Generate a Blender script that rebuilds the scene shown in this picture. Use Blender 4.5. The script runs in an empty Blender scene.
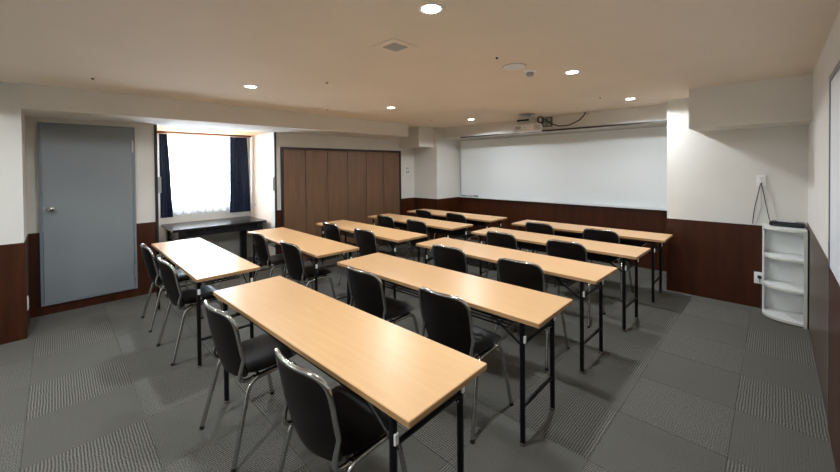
import bpy, math, random
from mathutils import Vector, Matrix, Quaternion
random.seed(7)
S = bpy.context.scene
COL = S.collection
PI = math.pi

# ------------------------------------------------------------------ camera
def cam_matrix(yaw, pitch, roll, loc):
    cy, sy = math.cos(yaw), math.sin(yaw); cp, sp = math.cos(pitch), math.sin(pitch)
    cr, sr = math.cos(roll), math.sin(roll)
    F = Vector((-sy*cp, cy*cp, sp)); R0 = Vector((cy, sy, 0)); U0 = R0.cross(F)
    R = cr*R0 + sr*U0; U = -sr*R0 + cr*U0
    m = Matrix((( R.x, U.x, -F.x, loc[0]), (R.y, U.y, -F.y, loc[1]), (R.z, U.z, -F.z, loc[2]), (0, 0, 0, 1)))
    return m
cd = bpy.data.cameras.new('camera'); cam = bpy.data.objects.new('camera', cd); COL.objects.link(cam)
cd.sensor_fit = 'HORIZONTAL'; cd.sensor_width = 36.0
cd.lens = 360.235/840*36.0
cd.shift_y = -(236-171.47)/840
cd.clip_start = 0.02
cam.matrix_world = cam_matrix(0.77822, -0.01319, -0.0093, (0, 0, 1.5024))
S.camera = cam

# ------------------------------------------------------------------ world (overcast daylight outside the window)
w = bpy.data.worlds.new('daylight'); S.world = w; w.use_nodes = True
bg = w.node_tree.nodes['Background']
bg.inputs[0].default_value = (0.80, 0.90, 1.0, 1); bg.inputs[1].default_value = 40.0
pd = bpy.data.lights.new('window_portal', 'AREA'); pd.shape = 'RECTANGLE'; pd.size = 1.06; pd.size_y = 1.1
pd.cycles.is_portal = True
po = bpy.data.objects.new('window_portal', pd); COL.objects.link(po)
po.location = (-6.47, 1.62, 1.465); po.rotation_euler = (PI/2, 0, -PI/2)

S.view_settings.view_transform = 'Standard'; S.view_settings.look = 'None'
S.view_settings.gamma = 1.0; S.view_settings.use_curve_mapping = False
S.view_settings.exposure = 0.0
LAMP_SPOT_W, LAMP_DISK_W, LAMP_COL = 28.5, 8.0, (.915, .985, 1.04)

# ------------------------------------------------------------------ mesh helpers
class MB:
    def __init__(s): s.v = []; s.f = []
    def add(s, vs, fs):
        n = len(s.v); s.v += [tuple(p) for p in vs]; s.f += [tuple(i+n for i in q) for q in fs]; return s
    def box(s, x0, x1, y0, y1, z0, z1):
        return s.add([(x0,y0,z0),(x1,y0,z0),(x1,y1,z0),(x0,y1,z0),(x0,y0,z1),(x1,y0,z1),(x1,y1,z1),(x0,y1,z1)],
              [(0,3,2,1),(4,5,6,7),(0,1,5,4),(1,2,6,5),(2,3,7,6),(3,0,4,7)])
    def bbox(s, x0, x1, y0, y1, z0, z1, b):
        # box with chamfered edges
        vs = []; idx = {}
        for ix, X in enumerate((x0, x1)):
            for iy, Y in enumerate((y0, y1)):
                for iz, Z in enumerate((z0, z1)):
                    sx = 1 if ix == 0 else -1; sy = 1 if iy == 0 else -1; sz = 1 if iz == 0 else -1
                    idx[(ix,iy,iz,'x')] = len(vs); vs.append((X, Y+sy*b, Z+sz*b))
                    idx[(ix,iy,iz,'y')] = len(vs); vs.append((X+sx*b, Y, Z+sz*b))
                    idx[(ix,iy,iz,'z')] = len(vs); vs.append((X+sx*b, Y+sy*b, Z))
        fs = []
        c = (Vector(((x0+x1)/2, (y0+y1)/2, (z0+z1)/2)))
        def q(ids):
            p = [Vector(vs[i]) for i in ids]
            n = (p[1]-p[0]).cross(p[2]-p[0])
            m = sum(p, Vector())/len(p)
            fs.append(tuple(ids) if n.dot(m-c) > 0 else tuple(reversed(ids)))
        for i in (0,1):
            q([idx[(i,0,0,'x')], idx[(i,1,0,'x')], idx[(i,1,1,'x')], idx[(i,0,1,'x')]])
            q([idx[(0,i,0,'y')], idx[(1,i,0,'y')], idx[(1,i,1,'y')], idx[(0,i,1,'y')]])
            q([idx[(0,0,i,'z')], idx[(1,0,i,'z')], idx[(1,1,i,'z')], idx[(0,1,i,'z')]])
        for a in (0,1):
            for b2 in (0,1):
                q([idx[(a,b2,0,'x')], idx[(a,b2,1,'x')], idx[(a,b2,1,'y')], idx[(a,b2,0,'y')]])
                q([idx[(a,0,b2,'x')], idx[(a,1,b2,'x')], idx[(a,1,b2,'z')], idx[(a,0,b2,'z')]])
                q([idx[(0,a,b2,'y')], idx[(1,a,b2,'y')], idx[(1,a,b2,'z')], idx[(0,a,b2,'z')]])
                for c2 in (0,1): q([idx[(a,b2,c2,'x')], idx[(a,b2,c2,'y')], idx[(a,b2,c2,'z')]])
        return s.add(vs, fs)
    def tube(s, path, r, n=8, closed=False, flat=1.0):
        P = [Vector(p) for p in path]; m = len(P)
        T = []
        for i in range(m):
            if closed: t = P[(i+1) % m]-P[i-1]
            else: t = P[min(i+1, m-1)]-P[max(i-1, 0)]
            T.append(t.normalized())
        ref = Vector((0,0,1)) if abs(T[0].z) < .9 else Vector((1,0,0))
        N = (ref - T[0]*ref.dot(T[0])).normalized()
        vs = []
        for i in range(m):
            if i:
                ax = T[i-1].cross(T[i])
                if ax.length > 1e-7: N = Quaternion(ax.normalized(), T[i-1].angle(T[i])) @ N
                N = (N - T[i]*N.dot(T[i])).normalized()
            B = T[i].cross(N)
            for k in range(n):
                a = 2*PI*k/n; vs.append(P[i] + N*(math.cos(a)*r) + B*(math.sin(a)*r*flat))
        fs = []
        for i in range(m if closed else m-1):
            j = (i+1) % m
            for k in range(n): l = (k+1) % n; fs.append((i*n+k, i*n+l, j*n+l, j*n+k))
        if not closed: fs.append(tuple(reversed(range(n)))); fs.append(tuple((m-1)*n+k for k in range(n)))
        return s.add(vs, fs)
    def lathe(s, prof, c=(0,0,0), n=24, axis='z'):
        vs = []; fs = []
        for (r, h) in prof:
            for k in range(n):
                a = 2*PI*k/n; x, y = r*math.cos(a), r*math.sin(a)
                p = {'z': (x, y, h), 'x': (h, x, y), 'y': (y, h, x)}[axis]
                vs.append((c[0]+p[0], c[1]+p[1], c[2]+p[2]))
        for i in range(len(prof)-1):
            for k in range(n):
                l = (k+1) % n; fs.append((i*n+k, i*n+l, (i+1)*n+l, (i+1)*n+k))
        fs.append(tuple(reversed(range(n)))); fs.append(tuple((len(prof)-1)*n+k for k in range(n)))
        return s.add(vs, fs)
    def grid(s, fn, nu, nv, closed_slab=None):
        vs = [fn(i/nu, j/nv) for i in range(nu+1) for j in range(nv+1)]
        fs = [(i*(nv+1)+j, (i+1)*(nv+1)+j, (i+1)*(nv+1)+j+1, i*(nv+1)+j+1) for i in range(nu) for j in range(nv)]
        return s.add(vs, fs)
    def slab(s, fa, fb, nu, nv):
        # two grids joined round the rim
        W = nv+1; A = [fa(i/nu, j/nv) for i in range(nu+1) for j in range(W)]; B = [fb(i/nu, j/nv) for i in range(nu+1) for j in range(W)]
        o = len(A); fs = []
        for i in range(nu):
            for j in range(nv):
                q = (i*W+j, (i+1)*W+j, (i+1)*W+j+1, i*W+j+1); fs.append(q); fs.append(tuple(o+k for k in reversed(q)))
        rim = [i*W for i in range(nu+1)] + [nu*W+j for j in range(1, W)] + [i*W+nv for i in range(nu-1, -1, -1)] + [j for j in range(nv-1, 0, -1)]
        for a, b in zip(rim, rim[1:]+rim[:1]): fs.append((b, a, o+a, o+b))
        return s.add(A+B, fs)
    def prism(s, pts, z0, z1):
        n = len(pts)
        return s.add([(x,y,z0) for x,y in pts]+[(x,y,z1) for x,y in pts],
            [tuple(reversed(range(n))), tuple(range(n, 2*n))]+[(i,(i+1)%n,n+(i+1)%n,n+i) for i in range(n)])
    def mesh(s, name, mat, smooth=None):
        me = bpy.data.meshes.new(name); me.from_pydata(s.v, [], s.f); me.validate()
        if mat: me.materials.append(mat)
        if smooth is not None:
            me.shade_smooth(); me.set_sharp_from_angle(angle=math.radians(smooth))
        import bmesh
        bm = bmesh.new(); bm.from_mesh(me); bmesh.ops.recalc_face_normals(bm, faces=bm.faces); bm.to_mesh(me); bm.free()
        return me
    def build(s, name, mat, parent=None, smooth=None):
        o = bpy.data.objects.new(name, s.mesh(name, mat, smooth)); COL.objects.link(o)
        if parent: o.parent = parent
        return o

def fillet(pts, rad, n=5):
    P = [Vector(p) for p in pts]; out = [P[0]]
    for i in range(1, len(P)-1):
        a, b = (P[i-1]-P[i]), (P[i+1]-P[i]); r = min(rad, a.length*.48, b.length*.48)
        p0 = P[i]+a.normalized()*r; p1 = P[i]+b.normalized()*r
        for k in range(n+1):
            t = k/n; out.append(p0*(1-t)**2 + P[i]*2*t*(1-t) + p1*t*t)
    out.append(P[-1]); return out

def struct(o): o['kind'] = 'structure'; return o
def tag(o, label, cat, group=None):
    o['label'] = label; o['category'] = cat
    if group: o['group'] = group
    return o
def thing(name, label, cat, loc=(0,0,0), rz=0, group=None):
    o = bpy.data.objects.new(name, None); o.empty_display_size = .1; COL.objects.link(o)
    o.location = loc; o.rotation_euler = (0, 0, rz); return tag(o, label, cat, group)
def copy_tree(o, parent=None):
    c = o.copy(); COL.objects.link(c)
    if parent: c.parent = parent
    for ch in KIDS.get(o.name, []): copy_tree(ch, c)
    return c
KIDS = {}
def index_kids(root):
    for o in bpy.data.objects:
        if o.parent: KIDS.setdefault(o.parent.name, [])
    for o in bpy.data.objects:
        if o.parent and o not in KIDS[o.parent.name]: KIDS[o.parent.name].append(o)

# ------------------------------------------------------------------ materials
def mat(name, col, rough=.5, metal=0., spec=.5, coat=0., emit=None, es=0.):
    m = bpy.data.materials.new(name); m.use_nodes = True; b = m.node_tree.nodes['Principled BSDF']
    b.inputs['Base Color'].default_value = (*col, 1); b.inputs['Roughness'].default_value = rough
    b.inputs['Metallic'].default_value = metal; b.inputs['Specular IOR Level'].default_value = spec
    b.inputs['Coat Weight'].default_value = coat
    if emit: b.inputs['Emission Color'].default_value = (*emit, 1); b.inputs['Emission Strength'].default_value = es
    return m
def nodes(m): return m.node_tree.nodes, m.node_tree.links, m.node_tree.nodes['Principled BSDF']
def noise_mix(m, c1, c2, scale=(1,1,1), nscale=5, detail=4, lo=.35, hi=.65, bump=0, bscale=None, bdist=.002, coord='Object'):
    N, L, b = nodes(m)
    tc = N.new('ShaderNodeTexCoord'); mp = N.new('ShaderNodeMapping'); mp.inputs['Scale'].default_value = scale
    L.new(tc.outputs[coord], mp.inputs[0])
    t = N.new('ShaderNodeTexNoise'); t.inputs['Scale'].default_value = nscale; t.inputs['Detail'].default_value = detail
    L.new(mp.outputs[0], t.inputs['Vector'])
    r = N.new('ShaderNodeValToRGB'); r.color_ramp.elements[0].position = lo; r.color_ramp.elements[1].position = hi
    r.color_ramp.elements[0].color = (*c1, 1); r.color_ramp.elements[1].color = (*c2, 1)
    L.new(t.outputs[0], r.inputs[0]); L.new(r.outputs[0], b.inputs['Base Color'])
    if bump:
        t2 = N.new('ShaderNodeTexNoise'); t2.inputs['Scale'].default_value = bscale or nscale; t2.inputs['Detail'].default_value = 3
        L.new(mp.outputs[0], t2.inputs['Vector'])
        bp = N.new('ShaderNodeBump'); bp.inputs['Strength'].default_value = bump; bp.inputs['Distance'].default_value = bdist
        L.new(t2.outputs[0], bp.inputs['Height']); L.new(bp.outputs[0], b.inputs['Normal'])
    return m

M = {}
M['wall'] = noise_mix(mat('wall_paper', (.7,.68,.62), .75, spec=.2), (.71,.69,.64), (.74,.72,.67), nscale=3, bump=.25, bscale=140, bdist=.001)
M['ceiling'] = noise_mix(mat('ceiling_paper', (.7,.66,.58), .8, spec=.2), (.86,.775,.66), (.89,.80,.685), nscale=2, bump=.25, bscale=120, bdist=.001)
M['bay_paint'] = noise_mix(mat('bay_paint', (.8,.7,.6), .8, spec=.2), (.82,.70,.58), (.84,.73,.61), nscale=2)
M['bay_ceiling'] = noise_mix(mat('bay_ceiling_wood', (.8,.5,.3), .7, spec=.2), (.72,.44,.24), (.80,.51,.29), scale=(1,.1,1), nscale=20)
M['wains'] = noise_mix(mat('wainscot_wood', (.07,.02,.01), .35, spec=.35), (.036,.009,.003), (.074,.019,.006), scale=(1,1,.12), nscale=14, detail=6, lo=.3, hi=.75)
M['wains_grey'] = noise_mix(mat('wainscot_grey_brown', (.12,.085,.065), .4), (.075,.052,.038), (.115,.082,.062), scale=(1,1,.12), nscale=14, detail=6)
M['closet'] = noise_mix(mat('closet_wood', (.1,.05,.03), .4), (.135,.068,.033), (.19,.098,.05), scale=(1,1,.08), nscale=22, detail=6, lo=.3, hi=.7)
M['closet_frame'] = mat('closet_frame', (.03,.014,.009), .4)
M['door'] = noise_mix(mat('door_paint', (.17,.2,.22), .42), (.23,.255,.27), (.24,.265,.28), nscale=2)
M['door_frame'] = mat('door_frame', (.21,.24,.26), .4)
M['black_paint'] = mat('black_steel', (.004,.004,.0045), .35, spec=.3)
M['black_trim'] = mat('black_trim', (.01,.009,.009), .4)
M['chrome'] = mat('chrome', (.50,.50,.49), .18, 1.0)
M['steel'] = mat('satin_steel', (.55,.55,.54), .3, 1.0)
M['plastic_w'] = mat('white_plastic', (.86,.86,.85), .4)
M['plastic_g'] = mat('grey_plastic', (.35,.36,.35), .45)
M['plastic_b'] = mat('black_plastic', (.012,.012,.014), .3)
M['rubber'] = mat('black_rubber', (.01,.01,.01), .7)
M['vinyl'] = noise_mix(mat('dark_brown_vinyl', (.02,.015,.012), .42, spec=.22), (.0045,.0032,.0026), (.009,.006,.0048), nscale=9, bump=.2, bscale=220, bdist=.0006)
M['shell'] = mat('back_shell', (.028,.022,.018), .5)
M['wood_edge'] = noise_mix(mat('table_edge', (.45,.25,.11), .45), (.42,.235,.10), (.52,.30,.14), scale=(.2,1,3), nscale=20)
M['white_lam'] = mat('white_laminate', (.84,.85,.83), .4)
M['cream_edge'] = mat('cream_edge', (.70,.69,.62), .45)
M['board'] = mat('whiteboard_enamel', (.82,.86,.87), .22, spec=.5)
M['tray'] = mat('whiteboard_tray', (.78,.80,.80), .3)
M['desk'] = noise_mix(mat('black_desk', (.012,.01,.01), .25), (.010,.009,.010), (.018,.015,.015), scale=(1,.2,1), nscale=20)
M['navy'] = noise_mix(mat('navy_curtain', (.02,.03,.06), .85, spec=.1), (.030,.044,.090), (.055,.075,.135), nscale=60)
M['rail'] = noise_mix(mat('rail_wood', (.25,.1,.04), .4), (.22,.09,.035), (.32,.14,.06), scale=(1,.1,1), nscale=25)
M['lens'] = mat('lamp_lens', (.9,.9,.9), .4, emit=(1,.97,.92), es=22)
M['ring'] = mat('lamp_ring', (.8,.8,.78), .4)
M['ink'] = mat('sign_ink', (.04,.04,.05), .5)
M['ink_red'] = mat('sign_ink_grey', (.16,.16,.17), .5)
M['paper'] = mat('sign_paper', (.78,.78,.78), .5)
M['proj'] = mat('projector_white', (.70,.66,.63), .45)
M['metal_g'] = mat('grey_green_metal', (.12,.14,.12), .5, .3)
M['vent_grey'] = mat('vent_grey', (.45,.44,.40), .6)
M['handle'] = mat('bronze_handle', (.25,.20,.17), .35, .8)
M['dark'] = mat('dark_void', (.004,.004,.004), .9)
M['blue_ink'] = mat('marker_blue', (.03,.06,.2), .4)
M['floor'] = mat('floor_base', (.03,.03,.028), .9)

def table_wood():
    m = mat('table_laminate', (.7,.45,.24), .34, spec=.5)
    N, L, b = nodes(m)
    tc = N.new('ShaderNodeTexCoord'); mp = N.new('ShaderNodeMapping'); mp.inputs['Scale'].default_value = (.6, 9, 1)
    L.new(tc.outputs['Object'], mp.inputs[0])
    t = N.new('ShaderNodeTexNoise'); t.inputs['Scale'].default_value = 6; t.inputs['Detail'].default_value = 8; t.inputs['Distortion'].default_value = .4
    L.new(mp.outputs[0], t.inputs['Vector'])
    r = N.new('ShaderNodeValToRGB'); r.color_ramp.elements[0].position = .3; r.color_ramp.elements[1].position = .72
    r.color_ramp.elements[0].color = (.665,.395,.185,1); r.color_ramp.elements[1].color = (.705,.43,.205,1)
    L.new(t.outputs[0], r.inputs[0]); L.new(r.outputs[0], b.inputs['Base Color'])
    return m
M['wood'] = table_wood()

def carpet(name, ribs):
    m = mat(name, (.07,.068,.062), .95, spec=.1); N, L, b = nodes(m)
    g = N.new('ShaderNodeTexCoord')
    sx = N.new('ShaderNodeSeparateXYZ'); L.new(g.outputs['Object'], sx.inputs[0])
    def mth(op, a, bb):
        n = N.new('ShaderNodeMath'); n.operation = op
        for i, q in enumerate((a, bb)):
            if isinstance(q, (int, float)): n.inputs[i].default_value = q
            elif q is not None: L.new(q, n.inputs[i])
        return n.outputs[0]
    wob = N.new('ShaderNodeTexNoise'); wob.inputs['Scale'].default_value = 14; L.new(g.outputs['Object'], wob.inputs['Vector'])
    period = .0135
    ph = mth('MULTIPLY', mth('ADD', sx.outputs[0], mth('MULTIPLY', wob.outputs[0], .012)), 2*PI/period)
    rib = mth('MULTIPLY_ADD', mth('SINE', ph, None), .5); rib.node.inputs[2].default_value = .5
    # loops along each rib
    lp = mth('SINE', mth('MULTIPLY', sx.outputs[1], 2*PI/.012), None)
    lpp = mth('MULTIPLY_ADD', lp, .5); lpp.node.inputs[2].default_value = .5
    fl = N.new('ShaderNodeTexNoise'); fl.inputs['Scale'].default_value = 170; fl.inputs['Detail'].default_value = 2; L.new(g.outputs['Object'], fl.inputs['Vector'])
    h = mth('ADD', mth('MULTIPLY', mth('MULTIPLY', rib, mth('ADD', mth('MULTIPLY', lpp, .4), .6)), ribs), mth('MULTIPLY', fl.outputs[0], 1.0))
    r = N.new('ShaderNodeValToRGB'); e = r.color_ramp.elements
    e[0].position = .40 if ribs > .3 else .25; e[1].position = .90 if ribs > .3 else .75
    e[0].color = (.026,.025,.022,1) if ribs > .3 else (.088,.085,.074,1)
    e[1].color = (.23,.222,.20,1) if ribs > .3 else (.150,.145,.130,1)
    L.new(h, r.inputs[0]); L.new(r.outputs[0], b.inputs['Base Color'])
    bp = N.new('ShaderNodeBump'); bp.inputs['Strength'].default_value = .6; bp.inputs['Distance'].default_value = .003
    L.new(h, bp.inputs['Height']); L.new(bp.outputs[0], b.inputs['Normal'])
    return m
M['carpet_rib'] = carpet('carpet_ribbed', .42); M['carpet_flat'] = carpet('carpet_flat', .12)

def lace():
    m = bpy.data.materials.new('lace'); m.use_nodes = True; N = m.node_tree.nodes; L = m.node_tree.links; N.clear()
    o = N.new('ShaderNodeOutputMaterial'); mx = N.new('ShaderNodeMixShader')
    tr = N.new('ShaderNodeBsdfTranslucent'); tr.inputs[0].default_value = (.85,.86,.88,1)
    df = N.new('ShaderNodeBsdfDiffuse'); df.inputs[0].default_value = (.85,.85,.87,1)
    ad = N.new('ShaderNodeMixShader'); ad.inputs[0].default_value = .3
    L.new(tr.outputs[0], ad.inputs[1]); L.new(df.outputs[0], ad.inputs[2])
    tp = N.new('ShaderNodeBsdfTransparent')
    tc = N.new('ShaderNodeTexCoord'); v = N.new('ShaderNodeTexVoronoi'); v.inputs['Scale'].default_value = 22; v.feature = 'DISTANCE_TO_EDGE'
    nz = N.new('ShaderNodeTexNoise'); nz.inputs['Scale'].default_value = 9
    L.new(tc.outputs['Object'], v.inputs['Vector']); L.new(tc.outputs['Object'], nz.inputs['Vector'])
    sp = N.new('ShaderNodeSeparateXYZ'); L.new(tc.outputs['Object'], sp.inputs[0])
    lo = N.new('ShaderNodeMapRange'); lo.inputs[1].default_value = 1.0; lo.inputs[2].default_value = .90   # embroidered hem
    L.new(sp.outputs[2], lo.inputs[0])
    pt = N.new('ShaderNodeMapRange'); pt.inputs[1].default_value = .48; pt.inputs[2].default_value = .56; L.new(nz.outputs[0], pt.inputs[0])
    mu = N.new('ShaderNodeMath'); mu.operation = 'MULTIPLY'; L.new(lo.outputs[0], mu.inputs[0]); L.new(pt.outputs[0], mu.inputs[1])
    f = N.new('ShaderNodeMapRange'); f.inputs[3].default_value = .42; f.inputs[4].default_value = .05; L.new(mu.outputs[0], f.inputs[0])
    L.new(f.outputs[0], mx.inputs[0]); L.new(ad.outputs[0], mx.inputs[1]); L.new(tp.outputs[0], mx.inputs[2])
    L.new(mx.outputs[0], o.inputs[0]); return m
M['lace'] = lace()
def glass():
    m = bpy.data.materials.new('window_glass'); m.use_nodes = True; N = m.node_tree.nodes; L = m.node_tree.links; N.clear()
    o = N.new('ShaderNodeOutputMaterial'); mx = N.new('ShaderNodeMixShader'); mx.inputs[0].default_value = .06
    tp = N.new('ShaderNodeBsdfTransparent'); gl = N.new('ShaderNodeBsdfGlossy'); gl.inputs['Roughness'].default_value = .02
    L.new(tp.outputs[0], mx.inputs[1]); L.new(gl.outputs[0], mx.inputs[2]); L.new(mx.outputs[0], o.inputs[0]); return m
M['glass'] = glass()

# ------------------------------------------------------------------ room dimensions
ZC = 2.27                   # ceiling
XL, XR = -5.39, 0.228       # left / right wall
YB, YF = 6.0, -2.6          # whiteboard wall, wall behind the camera
XP = -4.76                  # face of pillars and beam on the left
BAY0, BAY1, XW = .885, 2.33, -6.36
ZS = 2.045                  # soffit of the left beam
ZW = .86                    # wainscot height
T = .12

# ---- floor and carpet tiles
fl = struct(MB().box(XW-.2, XR+T, YF-T, YB+T, -.12, -.006).build('floor', M['floor']))
P0, P1 = .505, .508
mes = {}
def tile_mesh(wx, wy, kind):
    key = (round(wx,3), round(wy,3), kind)
    if key not in mes:
        g = .0003; b = .0014; x, y = wx/2-g, wy/2-g
        vs = [(-x,-y,-.006),(x,-y,-.006),(x,y,-.006),(-x,y,-.006),(-x,-y,-.0018),(x,-y,-.0018),(x,y,-.0018),(-x,y,-.0018),
              (-x+b,-y+b,0),(x-b,-y+b,0),(x-b,y-b,0),(-x+b,y-b,0)]
        fs = [(0,1,5,4),(1,2,6,5),(2,3,7,6),(3,0,4,7),(4,5,9,8),(5,6,10,9),(6,7,11,10),(7,4,8,11),(8,9,10,11)]
        mes[key] = MB().add(vs, fs).mesh('carpet_tile', M['carpet_rib' if kind else 'carpet_flat'])
    return mes[key]
for i in range(-1, 14):
    for j in range(-6, 13):
        x1 = -.17 - P0*i; x0 = x1 - P0; y0 = -.145 + P1*j; y1 = y0 + P1
        bay = x0 < XL-.01
        if bay:
            lox, loy, hiy = XW, BAY0, BAY1
        else: lox, loy, hiy = XL, YF, YB
        if x1 > XL > x0: pass
        segs = [(max(x0, XL), min(x1, XR), max(y0, YF), min(y1, YB))]
        if x0 < XL: segs.append((max(x0, XW), min(x1, XL), max(y0, BAY0), min(y1, BAY1)))
        for (a, b2, c2, d2) in segs:
            if b2-a < .02 or d2-c2 < .02: continue
            kind = (i+j) % 2 == (1 if i < 3 else 0)
            # skip what lies wholly under the pillar by the door or the column by the whiteboard
            if b2 < XP+.005 and d2 < -.19: continue
            if b2 < XP+.005 and c2 > 5.3: continue
            if a > -.9 and c2 > 5.14: continue
            turn = i % 2 == 0
            o = bpy.data.objects.new('carpet_tile', tile_mesh(d2-c2, b2-a, kind) if turn else tile_mesh(b2-a, d2-c2, kind)); COL.objects.link(o)
            o.location = ((a+b2)/2, (c2+d2)/2, 0); o.rotation_euler = (0, 0, PI/2 if turn else 0); o.parent = fl

# ---- ceiling, walls
struct(MB().box(XL-T, XR+T, YF-T, YB+T, ZC, ZC+.1).build('ceiling', M['ceiling']))
wl = MB()
wl.box(XL-T, XL, YF, BAY0, -.006, ZC); wl.box(XL-T, XL, BAY1, YB, -.006, ZC); wl.box(XL-T, XL, BAY0, BAY1, ZS, ZC)
struct(wl.build('wall_left', M['wall']))
struct(MB().box(XL-T, XR+T, YB, YB+T, -.006, ZC).build('wall_back', M['wall']))
struct(MB().box(XR, XR+T, YF, YB, -.006, ZC).build('wall_right', M['wall']))
struct(MB().box(XL-T, XR+T, YF-T, YF, -.006, ZC).build('wall_front', M['wall']))
# pillars
struct(MB().box(XL, XP, YF, -.2, -.006, ZC).build('wall_pillar_front', M['wall']))
struct(MB().box(XL, -4.745, 5.29, YB, -.006, ZC).build('wall_pillar_back', M['wall']))
struct(MB().box(-.917, XR, 5.13, YB, -.006, ZC).build('wall_column_right', M['wall']))
# beams
struct(MB().box(XL, XP+.08, -.2, 4.46, ZS, ZC).build('ceiling_beam_left', M['wall']))
struct(MB().box(XL, -4.83, 4.88, 5.29, 1.885, ZC).build('ceiling_box_corner', M['wall']))
struct(MB().box(-4.745, -.917, 5.46, YB, 2.052, ZC).build('ceiling_beam_back', M['wall']))
struct(MB().box(-.63, XR, 4.57, 5.13, 1.87, ZC).build('ceiling_beam_right', M['wall']))
struct(MB().box(-4.27, -.917, 5.43, 5.46, 2.040, 2.062).build('trim_1', M['closet_frame']))   # dark rail under the beam

# ---- wainscot panels (thin, on each wall run)
th = .006
def wains(n, x0, x1, y0, y1, z0=0, m='wains', z1=ZW):
    struct(MB().box(x0, x1, y0, y1, z0, z1).build('trim_%d' % n, M[m]))
wains(2, XP, XP+th, YF, -.2)
wains(3, XL, XP, -.2, -.2+th)
wains(4, XL, XL+th, -.2+th, BAY0-.03)
wains(5, XL, XL+th, BAY1+.03, 2.43)
wains(6, XL, XL+th, 4.90, 5.29)
wains(7, XL+th, -4.745, 5.29-th, 5.29)
wains(8, -4.745, -4.745+th, 5.29-th, YB)
wains(9, -4.745+th, -.917, YB-th, YB)
wains(10, -.917-th, XR, 5.13-th, 5.13)
wains(11, -.917-th, -.917, 5.13, YB-th)
wains(12, XR-th, XR, 3.06, 5.13-th, m='wains_grey', z1=.925)
wains(13, XR-th, XR, YF, 2.1, m='wains_grey', z1=.925)
struct(MB().box(XR-th-.008, XR-th, 4.76, 5.13-th, 0, .89).build('trim_14', M['black_trim']))  # black strip painting in the shade between corner shelf and right wall

# ---- window bay
struct(MB().box(XW, XL-T, BAY0-T, BAY0, -.006, ZS+.1).build('wall_bay_left', M['bay_paint']))
struct(MB().box(XW, XL-T, BAY1, BAY1+T, -.006, ZS+.1).build('wall_bay_right', M['bay_paint']))
WY0, WY1, WZ0, WZ1 = 1.10, 2.14, .93, 2.00
bw = MB().box(XW-T, XW, BAY0-T, BAY1+T, -.006, WZ0).box(XW-T, XW, BAY0-T, BAY1+T, WZ1, ZS+.1)
bw.box(XW-T, XW, BAY0-T, WY0, WZ0, WZ1).box(XW-T, XW, WY1, BAY1+T, WZ0, WZ1)
struct(bw.build('wall_bay_window', M['wall']))
struct(MB().box(XW-T, XL-T, BAY0-T, BAY1+T, ZS, ZS+.1).build('ceiling_bay', M['bay_ceiling']))
win = struct(MB().box(XW-.09, XW-.03, WY0, WY0+.04, WZ0, WZ1).box(XW-.09, XW-.03, WY1-.04, WY1, WZ0, WZ1)
    .box(XW-.09, XW-.03, WY0+.04, WY1-.04, WZ0, WZ0+.04).box(XW-.09, XW-.03, WY0+.04, WY1-.04, WZ1-.04, WZ1)
    .box(XW-.08, XW-.04, (WY0+WY1)/2-.02, (WY0+WY1)/2+.02, WZ0+.04, WZ1-.04).build('window_1', M['steel']))
MB().box(XW-.062, XW-.058, WY0+.04, (WY0+WY1)/2-.02, WZ0+.04, WZ1-.04).build('window_pane', M['glass'], win)
MB().box(XW-.062, XW-.058, (WY0+WY1)/2+.02, WY1-.04, WZ0+.04, WZ1-.04).build('window_pane', M['glass'], win)

# curtains
def curtain(name, y0t, y1t, y0b, y1b, z0, z1, x, n, amp, m, label, th2=.003, waist=0):
    def f(off):
        def g(u, v):
            z = z1 + (z0-z1)*v
            k = v**.7
            y = (y0t+(y1t-y0t)*u)*(1-k) + (y0b+(y1b-y0b)*u)*k
            a = amp*(.45+.55*v)
            return (x + a*math.sin(u*n*2*PI + .4*math.sin(v*3)) + off + a*.3*math.sin(u*n*4.7*PI+1.), y + .3*a*math.cos(u*n*2*PI), z)
        return g
    return MB().slab(f(0), f(th2), int(n*14), 14).build(name, m, None, 60)
cl_ = curtain('curtain', 1.05, 1.145, 1.045, 1.20, .80, 2.01, -6.27, 4.2, .026, M['navy'], '')
tag(cl_, 'navy blue curtain gathered at the left side of the window', 'curtain', 'navy curtains at the window')
cr_ = curtain('curtain', 1.99, 2.25, 1.965, 2.29, .785, 2.01, -6.27, 6.2, .028, M['navy'], '')
tag(cr_, 'wider navy blue curtain gathered at the right side of the window', 'curtain', 'navy curtains at the window')
lc = curtain('lace_curtain', 1.08, 2.17, 1.08, 2.17, .815, 2.00, -6.325, 11, .012, M['lace'], '', .0015)
tag(lc, 'sheer white lace curtain with patterned hem across the bright window', 'curtain')
t = thing('curtain_rail', 'brown wooden curtain rail above the bright window', 'curtain rail', (-6.28, 1.65, 2.03))
MB().bbox(-.055, .055, -.67, .66, -.012, .014, .003).build('rail_board', M['rail'], t)
MB().tube(fillet([(.06,-.66,-.004),(.066,.60,-.004),(.05,.66,-.004)], .03), .008, 8).build('rail_track', M['rail'], t, 50)

# black jambs either side of the bay with their catches
for y, lab, ly in ((BAY0-.014, 'black upright strip at the left edge of the window alcove', .03), (BAY1+.014, 'black upright strip at the right edge of the window alcove', -.028)):
    t = thing('alcove_jamb', lab, 'door jamb', (XL+.01, y, 0))
    MB().bbox(-.012, .012, -.014, .014, 0.001, ZS-.002, .002).build('strip', M['black_trim'], t)
    lz = 1.31 if ly > 0 else 1.265
    MB().bbox(-.008, .014, min(ly*.45, ly*1.6), max(ly*.45, ly*1.6), lz-.1, lz+.1, .003).build('catch', M['plastic_g'], t)

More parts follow.
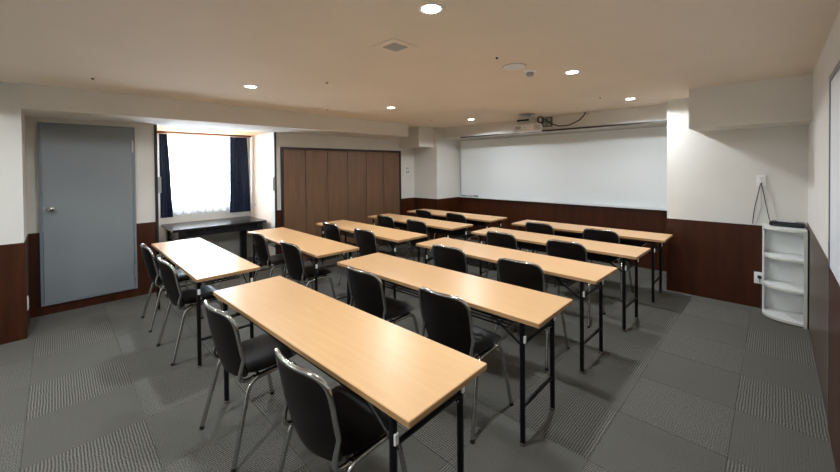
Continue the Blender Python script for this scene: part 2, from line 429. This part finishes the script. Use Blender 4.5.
# desk in the bay
t = thing('desk', 'black wooden desk standing below the window', 'desk', (-5.965, 1.68, 0))
MB().bbox(-.375, .375, -.61, .61, .668, .70, .003).build('desktop', M['desk'], t)
MB().box(.30, .325, -.46, .46, .58, .668).build('apron', M['desk'], t); MB().box(-.325, -.30, -.46, .46, .58, .668).build('apron', M['desk'], t)
for sx in (-1, 1):
    for sy in (-1, 1):
        MB().bbox(sx*.335-.04, sx*.335+.04, sy*.505-.045, sy*.505+.045, 0, .668, .003).build('leg', M['desk'], t)
for sy in (-1, 1): MB().box(-.295, .295, sy*.515-.012, sy*.515+.012, .50, .668).build('side_apron', M['desk'], t)

# ---- grey steel door (left wall)
DY0, DY1, DZ0, DZ1 = -.118, .668, .10, 1.995
d = struct(MB().box(XL+th, XL+.03, DY0, DY0+.022, DZ0, DZ1).box(XL+th, XL+.03, DY1-.022, DY1, DZ0, DZ1)
    .box(XL+th, XL+.03, DY0+.022, DY1-.022, DZ1-.022, DZ1).box(XL+th, XL+.03, DY0+.022, DY1-.022, DZ0, DZ0+.018).build('door_1', M['door_frame']))
leaf = MB().bbox(XL+th, XL+.024, DY0+.024, DY1-.024, DZ0+.02, DZ1-.024, .002).build('door_leaf', M['door'], d)
kn = MB().lathe([(.027,0),(.028,.006),(.012,.008),(.011,.03),(.022,.036),(.028,.05),(.026,.064),(.014,.072)], (XL+.024, -.03, 1.10), 20, 'x').build('door_knob', M['chrome'], d, 40)
MB().box(XL+.024, XL+.0255, -.088, -.080, 1.06, 1.12).build('latch_plate', M['steel'], d)
for z in (1.77, .31): MB().tube([(XL+.032, DY1-.024, z-.07), (XL+.032, DY1-.024, z+.07)], .008, 8).build('hinge', M['steel'], d, 40)

# ---- closet with six folding leaves
t = thing('folding_closet', 'tall dark brown closet with six folding door leaves beside the window alcove', 'closet', (XL, 3.66, 0))
CY0, CY1, CZ = 2.43-3.66, 4.895-3.66, 1.825
MB().box(0, .03, CY0, CY0+.028, 0, CZ).box(0, .03, CY1-.03, CY1, 0, CZ).box(0, .03, CY0+.028, CY1-.03, CZ-.03, CZ).build('frame', M['closet_frame'], t)
MB().box(.0, .004, CY0+.028, CY1-.03, 0, CZ-.03).build('inner_gap', M['dark'], t)
div = [CY0+.032, 2.83-3.66, 3.232-3.66, 3.634-3.66, 4.038-3.66, 4.44-3.66, CY1-.034]
for k in range(6):
    p = MB().bbox(.004, .022, div[k]+.004, div[k+1]-.004, .012, CZ-.036, .003).build('door_panel', M['closet'], t)
    if k in (1, 3, 5):
        hy = div[k]+.035
        if k == 3: hy = div[k]-.03
        zz = .93
        MB().tube(fillet([(.022,hy,zz-.05),(.042,hy,zz-.045),(.042,hy,zz+.045),(.022,hy,zz+.05)], .012), .006, 8).build('handle', M['handle'], p if k != 3 else prev, 40)
    prev = p

# ---- whiteboard
t = thing('whiteboard', 'wide white writing board filling the far wall above the dark panelling', 'whiteboard', (-2.83, YB, 0))
x0, x1 = -4.70+2.83, -.925+2.83
MB().bbox(x0+.012, x1-.012, -.022, -.004, .885, 2.030, .002).build('writing_surface', M['board'], t)
MB().box(x0, x0+.012, -.028, -.001, .865, 2.045).box(x1-.012, x1, -.028, -.001, .865, 2.045).box(x0+.012, x1-.012, -.028, -.001, 2.030, 2.045).build('frame', M['steel'], t)
MB().bbox(x0, x1, -.075, -.001, .862, .882, .003).box(x0, x1, -.075, -.071, .882, .889).build('pen_tray', M['tray'], t)
for k, (mx, c_, lab) in enumerate(((-4.60, 'ink', 'black marker pen lying leftmost on the whiteboard tray'), (-4.45, 'blue_ink', 'dark blue marker pen lying rightmost on the whiteboard tray'))):
    g = thing('marker_pen', lab, 'marker', (mx, 5.955, .892), .02*k, 'markers on the whiteboard tray')
    MB().tube([(-.06,0,0),(.03,0,0)], .0095, 10).build('barrel', M[c_], g, 40); MB().tube([(.03,0,0),(.062,0,0)], .0105, 10).build('cap', M['plastic_b'], g, 40)
g = thing('eraser', 'grey whiteboard eraser lying on the left end of the tray', 'eraser', (-4.30, 5.955, .8825))
MB().bbox(-.055,.055,-.02,.02,0,.012,.002).build('felt', M['plastic_g'], g); MB().bbox(-.055,.055,-.02,.02,.012,.03,.004).build('grip', M['blue_ink'], g)

# ---- no smoking notice on the left wall
t = thing('no_smoking_sign', 'small no smoking notice on the white wall beside the closet', 'sign', (XL+.001, 5.10, 1.44))
MB().box(0, .0008, -.075, .075, -.10, .085).build('sheet', M['paper'], t)
ring = [(.0014, .042*math.cos(a), .03+.042*math.sin(a)) for a in [2*PI*k/28 for k in range(28)]]
MB().tube(ring, .0045, 4, True, .15).build('ring', M['ink'], t)
MB().tube([(.0015, -.03, .06), (.0015, .03, 0)], .004, 4, False, .15).build('slash', M['ink_red'], t)
MB().box(.0009, .0016, -.026, .020, .025, .034).build('cigarette', M['ink'], t)
def text(body, size, mat_, loc, rot, parent, name='lettering'):
    cu = bpy.data.curves.new(name, 'FONT'); cu.body = body; cu.size = size; cu.align_x = 'CENTER'; cu.align_y = 'CENTER'; cu.extrude = .0004
    tmp = bpy.data.objects.new('tmp', cu); COL.objects.link(tmp)
    me = bpy.data.meshes.new_from_object(tmp.evaluated_get(bpy.context.evaluated_depsgraph_get()))
    bpy.data.objects.remove(tmp); me.materials.clear(); me.materials.append(mat_)
    o = bpy.data.objects.new(name, me); COL.objects.link(o); o.location = loc; o.rotation_euler = rot; o.parent = parent; return o
text('禁煙', .055, M['ink'], (.0016, 0, -.052), (PI/2, 0, PI/2), t)

# ---- right wall door with steel frame
fy0, fy1, fz = 2.12, 3.05, 1.985
d2 = struct(MB().box(XR-.014, XR-.0005, fy1-.035, fy1, 0.001, fz).box(XR-.014, XR-.0005, fy0, fy0+.035, 0.001, fz).box(XR-.014, XR-.0005, fy0+.035, fy1-.035, fz-.035, fz).build('door_2', mat('steel_frame_grey', (.16,.17,.20), .35, .6)))
MB().box(XR-.010, XR-.0005, fy0+.035, fy1-.035, .925, fz-.035).build('upper_panel', mat('door_panel_white', (.74,.76,.80), .4), d2)
MB().box(XR-.012, XR-.0005, fy0+.035, fy1-.035, .001, .925).build('lower_panel', M['wains'], d2)

# ---- corner shelf
t = thing('corner_shelf', 'white open corner shelf with rounded front standing against the right end wall', 'shelf', (-.09, 5.13-th, 0))
SW, SH = .300, .888
def arc(w_, ry, cx, cy, n=14, e=2.5, ins=0):
    pts = []
    for k in range(n+1):
        a = PI/2*k/n
        pts.append((cx - w_*abs(math.cos(a))**(2/e), cy - ry*abs(math.sin(a))**(2/e)))
    return pts
Yl, Yr = 4.99-5.124, 4.752-5.124
def plate(z0, z1, ins=.0):
    pts = [(.0+ins, -.001), (.0+ins, Yl)] + arc(SW-ins, Yl-Yr-ins, SW, Yl)[1:-1] + [(SW, Yr+ins), (SW, -.001)]
    return MB().prism([p for p in reversed(pts)], z0, z1)
top = plate(SH-.022, SH).build('top_board', M['white_lam'], t)
plate(.012, .034).build('bottom_board', M['white_lam'], t)
for z in (.315, .60): plate(z-.01, z+.01, .012).build('shelf_board', M['white_lam'], t)
sp = MB().box(0, .014, Yl, -.001, 0, SH-.022).build('side_panel', M['white_lam'], t)
MB().box(SW-.016, SW, Yr+.002, -.001, 0, SH-.022).build('side_panel', M['white_lam'], t)
MB().box(SW-.022, SW+.001, Yr-.003, Yr+.004, 0, SH).build('edge_strip', M['cream_edge'], t)
MB().box(.014, SW-.016, -.008, -.001, .034, SH-.022).build('back_panel', M['white_lam'], t)
hp = MB()
for k in range(24):
    z = .07+k*.033
    if abs(z-.315) < .02 or abs(z-.6) < .02: continue
    hp.box(.0135, .0146, Yl+.016, Yl+.021, z, z+.006)
o = hp.build('pin_holes', M['dark'], t); o['kind'] = 'stuff'
for z0_, z1_ in ((.012,.034),(.305,.325),(.59,.61),(SH-.022,SH)):
    pts = [(.0, Yl)] + arc(SW, Yl-Yr, SW, Yl)[1:]
    if z0_ in (.305,.59): pts = [(min(p[0]+.010, SW-.018), p[1]+.009) for p in pts]
    s_ = MB(); vs = []; n = len(pts)
    for (px, py) in pts: vs += [(px,py-.0015,z0_),(px,py-.0015,z1_),(px,py+.002,z1_),(px,py+.002,z0_)]
    fs = []
    for i in range(n-1):
        for k in range(4): fs.append((i*4+k, i*4+(k+1)%4, (i+1)*4+(k+1)%4, (i+1)*4+k))
    s_.add(vs, fs).build('edge_band', M['cream_edge'], t, 40)

# router / set-top box on it
t = thing('network_box', 'flat black device lying on top of the white corner shelf', 'router', (.085, 4.985, SH), -.12)
MB().bbox(-.12, .12, -.062, .062, .004, .048, .010).build('case', M['plastic_b'], t, 30)
MB().bbox(-.065, .055, -.04, .045, .048, .052, .0015).build('top_plate', mat('silver_plate', (.5,.52,.54), .35), t)
for sx in (-.09, .09): MB().lathe([(.008,0),(.008,.0045)], (sx, 0, 0), 10).build('foot', M['rubber'], t)

def outlet(x, z, lab, plug=False):
    t = thing('wall_outlet', lab, 'outlet', (x, 5.13-(.006 if z < ZW else 0), z), 0, 'wall outlets on the right column')
    MB().bbox(-.036, .036, -.009, 0, -.06, .06, .003).build('plate', M['plastic_w'], t)
    for k in (-1, 1):
        MB().bbox(-.02, .02, -.0115, -.009, k*.026-.017, k*.026+.017, .001).build('socket', M['plastic_w'], t)
        MB().box(-.008, -.005, -.0121, -.0114, k*.026-.006, k*.026+.006).box(.005, .008, -.0121, -.0114, k*.026-.006, k*.026+.006).build('slots', M['dark'], t)
    return t
outlet(-.10, 1.325, 'white double wall outlet with cables above the corner shelf')
outlet(-.118, .315, 'white wall outlet low on the dark panelling left of the corner shelf')
def cable(path, r, m, lab, name='cable', cat='cable', group=None, rad=.05):
    o = MB().tube(fillet(path, rad, 6), r, 7).build(name, m, None, 60); return tag(o, lab, cat, group)
cable([(-.105,5.108,1.30),(-.112,5.102,1.26),(-.15,5.115,1.05),(-.165,5.118,.90),(-.165,5.117,.875)], .0035, M['plastic_b'], 'black cable hanging left from the upper outlet to the panelling top', group='cables at the upper outlet')
cable([(-.10,5.108,1.30),(-.092,5.10,1.25),(-.06,5.11,1.05),(-.04,5.09,.93),(-.025,5.04,.91)], .0035, M['plastic_b'], 'black cable running from the upper outlet to the flat device', group='cables at the upper outlet')
cable([(-.098,5.116,1.34),(-.102,5.122,1.2),(-.100,5.124,1.05),(-.12,5.124,.95),(-.14,5.124,.87)], .0018, M['plastic_g'], 'thin grey cable hanging between the two black ones', group='cables at the upper outlet')
cable([(-.094,5.108,1.34),(-.07,5.106,1.24),(-.02,5.116,1.10),(.01,5.112,.96),(.02,5.058,.905)], .0018, M['plastic_w'], 'thin pale cable hanging at the right of the outlet', group='cables at the upper outlet')
t = thing('power_plug', 'black plug in the low outlet beside the corner shelf', 'plug', (-.112, 5.1115, .33))
MB().bbox(-.014,.014,-.03,0,-.014,.014,.004).build('plug_body', M['plastic_b'], t, 30)
MB().tube(fillet([(0,-.03,0),(0,-.045,-.005),(.008,-.045,-.08),(.012,-.02,-.25),(.012,-.012,-.316)], .03), .003, 6).build('cord', M['plastic_b'], t, 60)
cable([(.19,4.93,.905),(.205,4.88,.902),(.2175,4.80,.90),(.2175,4.755,.88),(.2175,4.745,.80),(.2175,4.745,.5)], .0035, M['plastic_b'], 'black cable running down behind the right side of the corner shelf', rad=.02)
# switch on pillar return by the steel door
t = thing('wall_outlet', 'white outlet plate low on the panelling left of the grey door', 'outlet', (-4.83, -.2+th, .30), PI)
MB().bbox(-.036, .036, -.009, 0, -.06, .06, .003).build('plate', M['plastic_w'], t); MB().box(-.02,.02,-.0105,-.009,-.04,.04).build('socket', M['plastic_w'], t)
t = thing('wall_switch', 'small white switch plate on the right wall of the window alcove', 'switch', (-6.13, BAY1, .90))
MB().bbox(-.03, .03, -.008, 0, -.055, .055, .003).build('plate', M['plastic_w'], t); MB().box(-.012,.012,-.0105,-.008,-.03,.03).build('rocker', M['plastic_g'], t)

# ------------------------------------------------------------------ ceiling fittings
def downlight(x, y, lab):
    t = thing('downlight', lab, 'ceiling light', (x, y, ZC), 0, 'round recessed ceiling downlights')
    MB().lathe([(.046,-.001),(.046,-.004),(.056,-.006),(.060,-.003),(.060,0)], n=28).build('trim_ring', M['ring'], t, 40)
    MB().lathe([(.0455,-.0045),(.036,-.0065),(.015,-.0075),(.001,-.0075)], n=28).build('lens', M['lens'], t, 40)
    ld = bpy.data.lights.new('lamp', 'SPOT'); ld.energy = LAMP_SPOT_W; ld.color = LAMP_COL
    ld.spot_size = math.radians(161); ld.spot_blend = .12; ld.shadow_soft_size = .045
    l = bpy.data.objects.new('lamp', ld); COL.objects.link(l); l.parent = t; l.location = (0, 0, -.022)
    la = bpy.data.lights.new('lamp_disk', 'AREA'); la.shape = 'DISK'; la.size = .10; la.spread = math.radians(158); la.energy = LAMP_DISK_W; la.color = LAMP_COL
    l = bpy.data.objects.new('lamp_disk', la); COL.objects.link(l); l.parent = t; l.location = (0, 0, -.012)
for x, y, lab in ((-1.19,1.295,'brightest downlight, topmost in the picture, right of the ceiling vent'),
                  (-1.19,3.0,'downlight right of the smoke detector'),
                  (-1.20,4.71,'downlight nearest the whiteboard on the right, by the column'),
                  (-3.50,1.30,'downlight nearest the window alcove'),
                  (-3.53,3.06,'downlight in front of the closet'),
                  (-3.54,4.79,'downlight nearest the whiteboard on the left, left of the projector'),
                  (-3.54,-.40,'downlight by the steel door at the left picture edge'),
                  (-1.19,-.42,'downlight overhead just behind the camera'),
                  (-3.54,-2.0,'downlight over the unseen rear left of the room'),
                  (-1.19,-2.0,'downlight over the unseen rear right of the room')):
    downlight(x, y, lab)
t = thing('ceiling_vent', 'square pale air vent in the ceiling near the brightest downlight', 'air vent', (-1.722, 1.532, ZC))
MB().box(-.105,.105,-.105,-.06,-.006,0).box(-.105,.105,.06,.105,-.006,0).box(-.105,-.06,-.06,.06,-.006,0).box(.06,.105,-.06,.06,-.006,0).build('frame', M['ceiling'], t)
MB().box(-.06,.06,-.06,.06,-.002,0).build('duct', M['vent_grey'], t)
for k in range(5):
    y = -.048+.024*k; MB().add([(-.06,y-.007,-.003),(.06,y-.007,-.003),(.06,y+.007,-.010),(-.06,y+.007,-.010),(-.06,y-.007,-.0015),(.06,y-.007,-.0015),(.06,y+.007,-.0085),(-.06,y+.007,-.0085)],
        [(0,1,2,3),(7,6,5,4),(0,4,5,1),(1,5,6,2),(2,6,7,3),(3,7,4,0)]).build('slat', M['vent_grey'], t)
t = thing('ceiling_speaker', 'round white flat cover in the ceiling left of the smoke detector', 'ceiling cover', (-1.437, 2.505, ZC))
MB().lathe([(.088,0),(.088,-.006),(.080,-.011),(.02,-.013),(.001,-.013)], n=32).build('cover', M['plastic_w'], t, 30)
MB().lathe([(.092,0),(.092,-.003),(.088,-.004)], n=32).build('rim', M['plastic_g'], t, 30)
t = thing('smoke_detector', 'small round grey smoke detector on the ceiling', 'smoke detector', (-1.41, 2.705, ZC))
MB().lathe([(.045,0),(.045,-.012),(.040,-.018)], n=24).build('base', M['plastic_w'], t, 30)
MB().lathe([(.030,-.018),(.030,-.036),(.022,-.045),(.001,-.046)], n=24).build('head', M['plastic_g'], t, 30)
for k, (x, y, r, lab) in enumerate(((-1.404,2.21,.010,'tiny dark ceiling sensor beside the round white cover'), (-4.08,.237,.012,'tiny dark ceiling sensor above the grey door'),
        (-2.87,1.73,.026,'small tan ceiling cap between the downlights of the left column'), (-1.42,4.37,.009,'tiny dark ceiling sensor left of the downlight by the column'),
        (-4.10,4.42,.009,'tiny dark ceiling sensor above the corner box'), (-4.22,2.55,.009,'tiny dark ceiling sensor in front of the closet beam'))):
    t = thing('ceiling_sensor', lab, 'sensor', (x, y, ZC), 0, 'small ceiling sensors')
    MB().lathe([(r,0),(r,-.004),(r*.7,-.006)], n=16).build('flange', M['closet_frame'] if r < .02 else M['ceiling'], t, 30)
    MB().lathe([(r*.45,-.006),(r*.45,-.012),(.001,-.014)], n=12).build('tip', M['dark'] if r < .02 else M['metal_g'], t, 30)

# ---- projector under the ceiling
t = thing('projector', 'white projector hanging from the ceiling in front of the whiteboard', 'projector', (-2.64, 4.96, 2.27), .0)
MB().bbox(-.18, .18, -.13, .13, -.262, -.150, .012).build('body', M['proj'], t, 30)
for k in range(5): MB().box(.175, .1825, -.09+.03*k, -.076+.03*k, -.235, -.175).build('vent_slot', M['plastic_g'], t)
MB().bbox(-.12, -.03, -.1325, -.129, -.23, -.185, .001).build('port_panel', M['plastic_g'], t)
MB().lathe([(.006,-.1335),(.006,-.128)], (.03,0,-.21), 10, 'y').build('receiver', M['plastic_b'], t)
MB().lathe([(.038,.125),(.040,.138),(.030,.140)], (-.06,0,-.205), 20, 'y').build('lens_ring', M['plastic_b'], t, 30)
MB().lathe([(.12,0),(.12,-.010),(.07,-.02),(.06,-.03)], (-.0,0,0), 28).build('mount_plate', M['steel'], t, 30)
MB().lathe([(.05,-.03),(.05,-.06)], (0,0,0), 16).build('mount_pole', M['steel'], t, 30)
MB().lathe([(.115,-.150),(.135,-.135),(.135,-.070),(.120,-.055),(.03,-.055)], n=28).build('mount_cradle', M['steel'], t, 30)
MB().bbox(-.09,.09,-.137,-.105,-.115,-.090,.002).build('cradle_slot', M['dark'], t)
for sx in (-1,1):
    MB().bbox(sx*.145-.008, sx*.145+.008, -.09, .09, -.150, -.136, .003).build('mount_arm', M['steel'], t)
t = thing('cable_box', 'grey green junction box on the beam right of the projector', 'junction box', (-2.545, 5.46, 2.185))
MB().bbox(-.075, .075, -.035, 0, -.075, .075, .003).build('box', M['metal_g'], t)
for sx in (-1,1):
    for sz in (-1,1): MB().bbox(sx*.035-.025, sx*.035+.025, -.038, -.035, sz*.035-.025, sz*.035+.025, .001).build('cover', M['plastic_g'], t)
coil = [(-2.52+.045*math.cos(a), 5.13+.01*a/3, 2.195+.045*math.sin(a)) for a in [PI*k/6 for k in range(25)]]
cable([(-2.475,5.10,2.10)]+coil+[(-2.46,5.2,2.19),(-2.43,5.28,2.14),(-2.30,5.30,2.09),(-2.15,5.30,2.09),(-2.02,5.33,2.15),(-1.96,5.36,2.22),(-1.945,5.37,2.262)],   .009, M['plastic_b'], 'thick black projector cable coiled then drooping to the ceiling', 'projector_cable', rad=.02)
t = thing('cable_hook', 'small hook on the ceiling holding the drooping cable', 'hook', (-1.93, 5.40, ZC))
MB().lathe([(.02,0),(.02,-.003)], n=14).build('hook_plate', M['steel'], t)
MB().tube([(.018*math.cos(a)-.0, 0, -.018+.018*math.sin(a)) for a in [PI/2+PI*1.6*k/10 for k in range(11)]], .003, 6).build('hook_loop', M['black_paint'], t)

# ------------------------------------------------------------------ folding table
def make_table():
    t = thing('folding_table', '', 'table')
    Lh, Wh = .90, .2275
    top = MB().bbox(-Lh, Lh, -Wh, Wh, .674, .70, .003)
    me = top.mesh('tabletop', M['wood']); me.materials.append(M['wood_edge'])
    for p in me.polygons:
        if abs(p.normal.z) < .5: p.material_index = 1
    o = bpy.data.objects.new('tabletop', me); COL.objects.link(o); o.parent = t
    lx, ly = Lh-.113, Wh-.036
    # underside steel frame
    MB().box(-lx-.03, lx+.03, -ly+.02, -ly+.045, .655, .674).box(-lx-.03, lx+.03, ly-.045, ly-.02, .655, .674)\
        .box(-lx-.03, -lx, -ly+.045, ly-.045, .655, .674).box(lx, lx+.03, -ly+.045, ly-.045, .655, .674).build('underframe', M['black_paint'], t)
    for sx in (-1, 1):
        for sy in (-1, 1):
            l = MB().tube([(sx*lx, sy*ly, .014), (sx*lx, sy*ly, .674)], .0145, 12).build('leg', M['black_paint'], t, 40)
            MB().lathe([(.0155,0),(.0165,.004),(.0165,.014),(.0150,.017)], (sx*lx, sy*ly, 0), 12).build('foot_cap', M['chrome'], l, 30)
            MB().bbox(sx*lx+.010, sx*lx+.020, sy*ly-.009, sy*ly+.009, .555, .595, .002).build('clip', M['plastic_w'], l)
            # folding brace
            b = MB().tube([(sx*lx, sy*(ly-.018), .52), (sx*(lx-.23), sy*(ly-.018), .662)], .008, 6, False, .5).build('brace', M['black_paint'], t, 40)
            MB().tube([(sx*lx, sy*(ly-.02), .52), (sx*lx, sy*ly, .52)], .007, 8).build('pivot', M['chrome'], b, 40)
        MB().tube([(sx*lx, -ly, .205), (sx*lx, ly, .205)], .010, 8).build('crossbar', M['black_paint'], t, 40)
        MB().tube([(sx*lx, -ly, .545), (sx*lx, ly, .545)], .010, 8).build('crossbar', M['black_paint'], t, 40)
    # shelf rack under the top
    rk = MB()
    for k in range(8): rk.tube([(-.66, -.14+.04*k, .585), (.66, -.14+.04*k, .585)], .005, 6)
    for x in (-.66, -.33, 0, .33, .66): rk.tube([(x, -.135, .581), (x, .135, .581)], .004, 6)
    rk.build('storage_rack', M['black_paint'], t, 40)
    for sx in (-.6, 0, .6):
        MB().tube(fillet([(sx,-.135,.672),(sx,-.135,.581),(sx,.135,.581),(sx,.135,.672)], .02), .005, 6).build('rack_hanger', M['black_paint'], t, 40)
    return t

def make_chair():
    t = thing('stacking_chair', '', 'chair')
    # backrest: curved shell. u across, v up
    ztop, zbot = .765, .400
    def centre(U, V):
        # U -1..1, V 0..1 ; squircle mapping for rounded corners
        a = 2*V-1
        e = 5.0 if V > .5 else 10.0
        rr = (abs(U)**e + abs(a)**e)**(1/e)
        mx_ = max(abs(U), abs(a)); s_ = mx_/rr if rr > 1e-6 else 1
        U2, a2 = U*s_, a*s_
        v = (a2+1)/2
        hw = .176 + .010*min(1, v*1.3)
        x = U2*hw
        z = zbot + (ztop-zbot)*v
        y = -.150 - .060*v + .022*(1-v)**3 + .050*U2*U2
        return Vector((x, y, z)), mx_
    def side(sg, tk):
        def g(u, v):
            # denser near rim
            U = math.sin((2*u-1)*PI/2); V = (math.sin((2*v-1)*PI/2)+1)/2
            p, m_ = centre(U, V)
            th_ = tk*(1-m_**5)+.003
            return (p.x, p.y+sg*th_, p.z+sg*th_*.15)
        return g
    MB().slab(side(1, .016), side(-1, .003), 18, 18).build('backrest', M['vinyl'], t, 50)
    # chrome tube round the back and forward under the seat
    rim = []
    n = 60
    for k in range(n+1):
        a = -PI*.80 + k/n*PI*1.60      # from lower left over the top to lower right
        ca, sa = math.sin(a), math.cos(a)
        m_ = max(abs(ca), abs(sa)); p, _ = centre(ca/m_, (sa/m_+1)/2)
        rim.append(Vector((p.x*1.02, p.y, p.z+.004*max(0, sa))))
    # trim ends at rest of seat level
    rim = [p for p in rim if p.z > .50]
    l, r = rim[0], rim[-1]
    if l.x > 0: rim.reverse(); l, r = rim[0], rim[-1]
    tail = lambda s_: fillet([(s_*abs(r.x), r.y, r.z), (s_*.182, -.142, .398), (s_*.180, .13, .405)], .07, 8)
    pathL = list(reversed(tail(-1)))[:-1]; pathR = tail(1)[1:]
    MB().tube(pathL+rim+pathR, .0105, 10).build('back_frame', M['chrome'], t, 60)
    # seat cushion
    def seat(sg):
        def g(u, v):
            U = math.sin((2*u-1)*PI/2); V = math.sin((2*v-1)*PI/2)
            e = 4.0; rr = (abs(U)**e+abs(V)**e)**(1/e); m_ = max(abs(U), abs(V)); s_ = m_/rr if rr > 1e-6 else 1
            x = U*s_*(.205 - .012*(V*s_ < 0)*abs(V)); y = .060 + V*s_*.180
            z = .430 + (.022*(1-m_**4)-.010*math.exp(-((x/.12)**2+((y)/.12)**2)) if sg > 0 else -.020*(1-m_**8))
            z += .012*max(0, (y-.1)/.14)*.3 - .03*max(0, (y-.17)/.07)**2*.5
            return (x, y, z)
        return g
    MB().slab(seat(1), seat(-1), 16, 16).build('seat', M['vinyl'], t, 50)
    MB().tube([(-.19,-.03,.402),(.19,-.03,.402)], .008, 8).tube([(-.19,.14,.402),(.19,.14,.402)], .008, 8).build('seat_support', M['chrome'], t, 50)
    for s_ in (-1, 1):
        rear = fillet([(s_*.226,-.185,.008), (s_*.196,-.085,.402), (s_*.196,.04,.404)], .07, 8)
        front = fillet([(s_*.232,.235,.008), (s_*.196,.165,.402), (s_*.196,.04,.404)], .06, 8)
        for path in (rear, front):
            q = MB().tube(path, .0115, 10).build('leg', M['chrome'], t, 60)
            p0, p1 = Vector(path[0]), Vector(path[1]); dv = (p1-p0).normalized()
            MB().tube([p0-dv*.0075, p0+dv*.010], .0125, 10).build('foot_cap', M['rubber'], q, 40)
    for s_ in (-1, 1):
        MB().lathe([(.008,-.012),(.008,.012)], (s_*.188, -.06, .405), 10, 'x').build('rivet', M['chrome'], t, 40)
    return t

ROW = ['nearest row', 'second row', 'middle row', 'fourth row', 'rearmost row by the whiteboard']
tables = {'R': [(-2.617,.714,1.77),(-2.649,1.671,1.336),(-2.678,2.642,-.807),(-2.654,3.574,-.816),(-2.626,4.478,.71)],
          'L': [(-4.786,.72,-.26),(-4.767,1.708,-1.017),(-4.727,2.648,-.8),(-4.765,3.596,-.385),(-4.77,4.486,.27)]}
side_name = {'R': 'right-hand column', 'L': 'left-hand column'}
tab_lab = {('R',0): 'large foreground light wood folding table, nearest of the right-hand column',
           ('L',0): 'light wood folding table nearest the grey door, its top white with window glare'}
tb = make_table(); index_kids(tb); first = True
for sd in 'RL':
    for k, (x, y, a) in enumerate(tables[sd]):
        o = tb if first else copy_tree(tb); first = False
        th_ = math.radians(a)
        o.location = (x + .9*math.cos(th_) - .2275*math.sin(th_), y + .9*math.sin(th_) + .2275*math.cos(th_), 0); o.rotation_euler = (0, 0, th_)
        o['label'] = tab_lab.get((sd, k), 'light wood folding table in the %s of the %s' % (ROW[k], side_name[sd])); o['category'] = 'table'; o['group'] = 'folding tables in two columns'
chairs = {'R': [((-2.14,.558,3),(-1.315,.598,3)), ((-2.12,1.49,3),(-1.40,1.535,2)), ((-2.155,2.48,3),(-1.425,2.47,3)), ((-2.16,3.40,-1),(-1.45,3.41,1)), ((-2.15,4.29,-1),(-1.42,4.30,1))],
          'L': [((-4.32,.572,-1),(-3.51,.575,2)), ((-4.19,1.57,-2),(-3.41,1.565,1)), ((-4.19,2.50,0),(-3.46,2.50,2)), ((-4.20,3.44,0),(-3.51,3.42,0)), ((-4.23,4.31,-1),(-3.54,4.31,1))]}
ch = make_chair(); KIDS.clear(); index_kids(ch); first = True
for sd in 'RL':
    for k, pr in enumerate(chairs[sd]):
        for q, (x, y, a) in enumerate(pr):
            o = ch if first else copy_tree(ch); first = False
            o.location = (x, y+.213, 0); o.rotation_euler = (0, 0, math.radians(a))
            o['label'] = 'dark chrome-framed chair, %s of two in the %s, %s' % ('left' if q == 0 else 'right', ROW[k].replace('rearmost row by', 'row before'), 'right column' if sd == 'R' else 'left column')
            o['category'] = 'chair'; o['group'] = 'dark stacking chairs at the tables'
